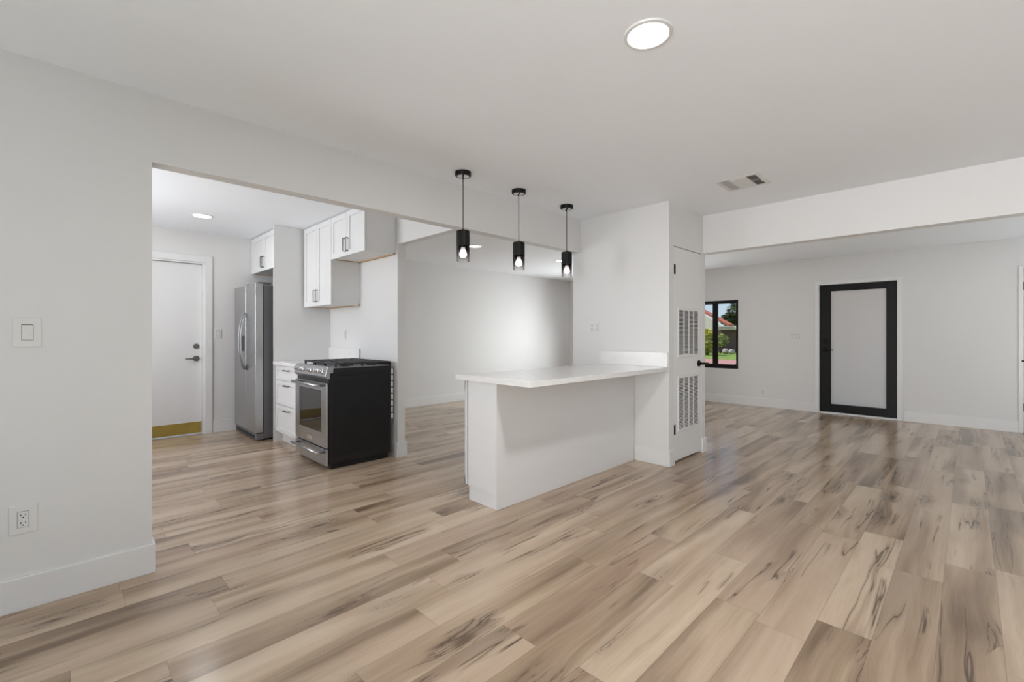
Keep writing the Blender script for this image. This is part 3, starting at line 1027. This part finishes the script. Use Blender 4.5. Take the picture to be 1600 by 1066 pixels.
disc_light(1.712, 0.930, CZ, 'large bright round ceiling light nearest, over the open floor', 24)
disc_light(1.057, 5.676, KZ, 'round ceiling light in the kitchen ceiling before the side door', 4.2)
disc_light(4.141, 4.908, KZ, 'round ceiling light in the back room, just right of the left pendant', 1.5)
disc_light(5.981, 4.855, KZ, 'round ceiling light in the back room, just left of the right pendant', 1.5)


def pendant(x, y, label):
    t = thing('pendant_light', label, 'pendant light', (x, y, CZ), 'black pendants over the peninsula')
    z0, z1, z2 = 1.766, 1.884, 2.000
    c = MB().lathe([(0, 0), (0.060, 0), (0.060, -0.028), (0.057, -0.032), (0, -0.032)], (x, y, CZ), 'z', 40).build('canopy', BLACKM, t)
    MB().lathe([(0, -0.0325), (0.045, -0.0325), (0.045, -0.034), (0, -0.034)], (x, y, CZ), 'z', 32).build('canopy_plate', CHROME, c)
    for a in (0.9, 0.9 + PI):
        MB().lathe([(0, -0.034), (0.006, -0.034), (0.006, -0.042), (0, -0.044)], (x + 0.03 * math.cos(a), y + 0.03 * math.sin(a), CZ), 'z', 12).build('canopy_screw', BLACKM, c)
    MB().tube([(x, y, CZ - 0.03), (x, y, z2 + 0.005)], 0.0032, 8).build('cord', BLACKM, t)
    R = 0.0505
    MB().lathe([(0, z2 + 0.012), (0.008, z2 + 0.012), (0.010, z2), (R - 0.004, z2), (R, z2 - 0.004), (R, z1), (R - 0.003, z1), (R - 0.003, z2 - 0.006), (0, z2 - 0.006)], (x, y, 0), 'z', 40).build('shade', BLACKM, t)
    MB().lathe([(R - 0.0005, z1 - 0.0006), (R - 0.0005, z0 + 0.004), (R - 0.002, z0), (R - 0.0035, z0 + 0.004), (R - 0.0035, z1 - 0.0006), (R - 0.0005, z1 - 0.0006)], (x, y, 0), 'z', 40).build('glass_cylinder', SMOKE, t, origin=(x, y, z0))
    MB().lathe([(0, z1 + 0.03), (0.018, z1 + 0.03), (0.018, z1 - 0.006), (0.0145, z1 - 0.010), (0, z1 - 0.010)], (x, y, 0), 'z', 24).build('bulb_holder', BULBN, t)
    zc = z1 - 0.060
    pr = [(0.0140, z1 - 0.010), (0.0165, z1 - 0.022), (0.0225, z1 - 0.036), (0.0275, zc + 0.008)]
    for k in range(1, 9):
        a = k / 8 * PI / 2
        pr.append((0.0290 * math.cos(a), zc - 0.029 * math.sin(a)))
    MB().lathe([(0, z1 - 0.010)] + pr, (x, y, 0), 'z', 28).build('bulb', BULB, t)
    return t


pendant(2.164, 2.703, 'leftmost of three black pendants, hanging over the free end of the peninsula')
pendant(2.770, 2.705, 'middle one of three black pendants with smoky glass')
pendant(3.424, 2.705, 'black pendant nearest the closet wall, third over the peninsula')

# ------------------------------------------------------------------ ceiling vent
vt = thing('ceiling_vent', 'white square air supply vent on the ceiling before the dropped beam', 'vent', (3.91, 1.29, CZ))
vx0, vx1, vy0, vy1 = 3.745, 4.075, 1.125, 1.452
zt = CZ - 0.007
m = MB().box(vx0, vx1, vy0, vy1, CZ - 0.004, CZ, bev=0.0015)
m.box(vx0 + 0.03, vx1 - 0.03, vy0 + 0.1, vy1 - 0.1, zt - 0.002, CZ - 0.003, bev=0.002)
m.box(vx0 + 0.02, vx1 - 0.02, vy0 + 0.022, vy0 + 0.032, zt, CZ - 0.003).box(vx0 + 0.02, vx1 - 0.02, vy1 - 0.032, vy1 - 0.022, zt, CZ - 0.003)
m.build('vent_plate', PLASTIC, vt)
for (ya, yb) in ((vy0 + 0.035, vy0 + 0.097), (vy1 - 0.097, vy1 - 0.035)):
    for (xa, xb) in ((vx0 + 0.035, 3.902), (3.918, vx1 - 0.035)):
        s = MB().box(xa, xb, ya, yb, CZ - 0.0048, CZ - 0.004)
        so = s.build('slot_block', SLOT, vt)
        l = MB()
        for k in range(5):
            y = ya + (yb - ya) * (k + 0.5) / 5
            sg = 1 if ya < 1.29 else -1
            l.prism([(y - 0.0006 - 0.0016 * sg, CZ - 0.0075), (y + 0.0006 - 0.0016 * sg, CZ - 0.0075), (y + 0.0006 + 0.0016 * sg, CZ - 0.0048), (y - 0.0006 + 0.0016 * sg, CZ - 0.0048)], 'x', xa, xb)
        l.build('louver', GRILLE, so)
MB().tube([(3.905, vy0 + 0.028, zt), (3.915, vy0 + 0.020, zt - 0.018)], 0.003, 8).build('damper_lever', PLASTIC, vt)

# ------------------------------------------------------------------ switches and outlets

def plate(name, label, cat, p, normal, kinds, w=None, h=0.118, group=None):
    """wall plate at p on a wall with the given outward normal; kinds: list of 'rocker' / 'outlet'"""
    p = Vector(p)
    n = Vector(normal)
    u = Vector((0, 0, 1)).cross(n)
    w = w or (0.074 + 0.046 * (len(kinds) - 1))
    t = thing(name, label, cat, p, group)

    def bx(uc, zc, du, dz, d0, d1, bev=0.0):
        a = p + u * (uc - du / 2) + n * d0
        b = p + u * (uc + du / 2) + n * d1
        return (min(a.x, b.x), max(a.x, b.x), min(a.y, b.y), max(a.y, b.y), p.z + zc - dz / 2, p.z + zc + dz / 2, bev)
    pl = MB().box(*bx(0, 0, w, h, 0.0, 0.006, 0.002)).build('cover_plate', PLASTIC, t)
    for i, k in enumerate(kinds):
        uc = (i - (len(kinds) - 1) / 2) * 0.046
        MB().box(*bx(uc, 0, 0.0365, 0.070, 0.006, 0.0063)).build('gap', GAPSHADE, t)
        if k == 'rocker':
            m = MB().box(*bx(uc, 0.016, 0.0335, 0.0325, 0.006, 0.0085, 0.0008)).box(*bx(uc, -0.0165, 0.0335, 0.0335, 0.006, 0.0105, 0.0008))
            m.build('rocker', PLASTIC, t)
        else:
            f = MB().box(*bx(uc, 0, 0.0335, 0.067, 0.006, 0.009, 0.001)).build('receptacle', PLASTIC, t)
            s = MB()
            for zc in (0.017, -0.017):
                s.box(*bx(uc - 0.007, zc + 0.003, 0.0028, 0.009, 0.009, 0.0093))
                s.box(*bx(uc + 0.007, zc + 0.003, 0.0028, 0.0075, 0.009, 0.0093))
                s.box(*bx(uc, zc - 0.0075, 0.0055, 0.0050, 0.009, 0.0093))
            s.build('socket_slot', SLOT, f)
    return t


plate('light_switch', 'large single white rocker switch on the left wall near the opening', 'switch', (-0.103, YL, 1.222), (0, -1, 0), ['rocker'], w=0.088, h=0.128)
plate('wall_outlet', 'white outlet low on the left wall above its baseboard', 'outlet', (-0.116, YL, 0.398), (0, -1, 0), ['outlet'], w=0.086, h=0.126)
plate('light_switch', 'white rocker switch on the kitchen wall right of the side door', 'switch', (1.400, YB, 1.232), (0, -1, 0), ['rocker'])
plate('wall_outlet', 'white outlet on the kitchen wall above the counter backsplash', 'outlet', (XS, 5.17, 1.216), (-1, 0, 0), ['outlet'])
plate('light_switch', 'white double plate on the closet wall above the peninsula top', 'switch', (PX0, 2.772, 1.293), (-1, 0, 0), ['outlet', 'rocker'])
plate('light_switch', 'white triple rocker switch left of the black front door', 'switch', (XF, 1.985, 1.188), (-1, 0, 0), ['rocker', 'rocker', 'rocker'])
plate('wall_outlet', 'white outlet low on the far wall below the front window', 'outlet', (XF, 2.458, 0.248), (-1, 0, 0), ['outlet'])

# ------------------------------------------------------------------ outdoors, seen through the front window
GZ = -0.16
struct(MB().box(8.6, 26.5, -20, 40, GZ - 0.2, GZ).build('driveway', DRIVE))
struct(MB().box(26.5, 70, -20, 60, GZ - 0.2, GZ + 0.01).build('lawn', GRASS))
struct(MB().box(18.0, 21.6, -20, 40, GZ, GZ + 0.012).build('path', WALKS))
# unseen porch roof shading the front door, cut back to brighten its glass
struct(MB().box(8.6, 9.4, -1.5, 2.3, 2.45, 2.6).build('porch_roof', CEIL))

hs = thing('house', 'low house across the street with red tiled roof and brown boarded garage', 'house', (40, 15, GZ))
MB().box(37.6, 46, 9.0, 14.3, GZ, 1.62).build('garage_wall', BROWN, hs)
MB().box(36.6, 46.5, 8.6, 14.1, 1.62, 1.86).build('fascia', HWALL, hs)
MB().box(38.3, 46, 14.3, 24.0, GZ, 1.95).build('house_wall', HWALL, hs)
m = MB()
m.prism([(12.75, 1.88), (12.75, 2.02), (18.6, 5.35), (24.5, 2.02), (24.5, 1.88), (18.6, 5.19)], 'x', 35.6, 36.7)
m.build('roof', ROOF, hs)
MB().prism([(14.3, 1.95), (23.9, 1.95), (18.6, 4.95)], 'x', 38.3, 38.6).build('gable', HWALL, hs)


def leaves(center, rad, n, size, mat, name, parent):
    b = bmesh.new()
    c = Vector(center)
    for _ in range(n):
        while True:
            d = Vector((random.uniform(-1, 1), random.uniform(-1, 1), random.uniform(-1, 1)))
            if 0.25 < d.length < 1:
                break
        p = c + Vector((d.x * rad[0], d.y * rad[1], d.z * rad[2]))
        q = Matrix.Rotation(random.uniform(0, 6.3), 3, 'Z') @ Matrix.Rotation(random.uniform(-1.2, 1.2), 3, 'X')
        s = size * random.uniform(0.6, 1.3)
        vs_ = [b.verts.new(p + q @ Vector(v)) for v in ((-s, 0, 0), (-0.2 * s, 0.4 * s, 0.1 * s), (s, 0, 0), (-0.2 * s, -0.4 * s, 0.1 * s))]
        b.faces.new(vs_)
    m = MB()
    m.add(b)
    return m.build(name, mat, parent)


tr = thing('tree', 'dark leafy tree behind the low house across the street', 'tree', (53.0, 16.2, GZ))
MB().tube([(53, 16.2, GZ), (53.1, 16.1, 2.0), (53, 16.3, 3.6)], [0.34, 0.27, 0.16], 10).build('trunk', BARK, tr)
for (c, r) in (((53, 17.3, 3.7), (2.0, 1.8, 1.6)), ((52.8, 15.6, 3.4), (1.9, 1.9, 1.7)), ((53.2, 16.2, 5.0), (1.8, 1.6, 1.2)), ((52.9, 18.6, 2.9), (1.4, 1.2, 0.7))):
    leaves(c, r, 900, 0.30, LEAFD, 'crown', tr)
leaves((50.9, 15.9, 3.8), (0.5, 1.1, 0.9), 260, 0.26, LEAFP, 'sun_painted_spray', tr)  # paler leaf colour paints sunlight on this part of the crown
b1 = thing('shrub', 'yellow-green shrub before the house, left of the window bar', 'shrub', (31.3, 12.6, GZ))
MB().tube([(31.3, 12.6, GZ), (31.3, 12.6, 0.6)], 0.06, 8).build('stem', BARK, b1)
leaves((31.3, 12.65, 0.75), (0.7, 0.75, 0.9), 1100, 0.13, LEAFY, 'foliage', b1)
b2 = thing('shrub', 'small pale shrub before the brown garage wall', 'shrub', (35.2, 13.2, GZ))
MB().tube([(35.2, 13.2, GZ), (35.2, 13.2, 0.6)], 0.06, 8).build('stem', BARK, b2)
leaves((35.2, 13.2, 0.8), (0.55, 0.6, 0.5), 500, 0.13, LEAFP, 'foliage', b2)
RL = ['pale boulder at the left end of the rocks on the far lawn', 'second pale boulder from the left on the far lawn', 'third pale boulder from the left on the far lawn', 'fourth boulder along the far lawn rocks', 'pale boulder at the right end of the far lawn rocks']
RP = [(33.6, 14.45, 1.0), (33.9, 13.72, 0.8), (33.7, 13.03, 0.95), (34.1, 12.45, 0.75), (33.8, 11.9, 0.7)]
for i, (rx, ry, rs) in enumerate(RP):
    b = bmesh.new()
    bmesh.ops.create_icosphere(b, subdivisions=3, radius=1)
    for v in b.verts:
        k = 1 + 0.14 * math.sin(v.co.x * 4 + i) * math.cos(v.co.y * 5 + 2 * i) + 0.08 * math.sin(v.co.z * 7 + i)
        v.co = Vector((v.co.x * 0.36 * k * rs, v.co.y * 0.27 * k * rs, v.co.z * 0.27 * k * rs))
    m = MB()
    m.add(b)
    for v in m.bm.verts:
        v.co += Vector((rx, ry, GZ + 0.2))
    for f in m.bm.faces:
        f.smooth = True
    tag(m.build('boulder', STONE, None, origin=(rx, ry, GZ)), RL[i], 'rock', 'rocks on the far lawn')
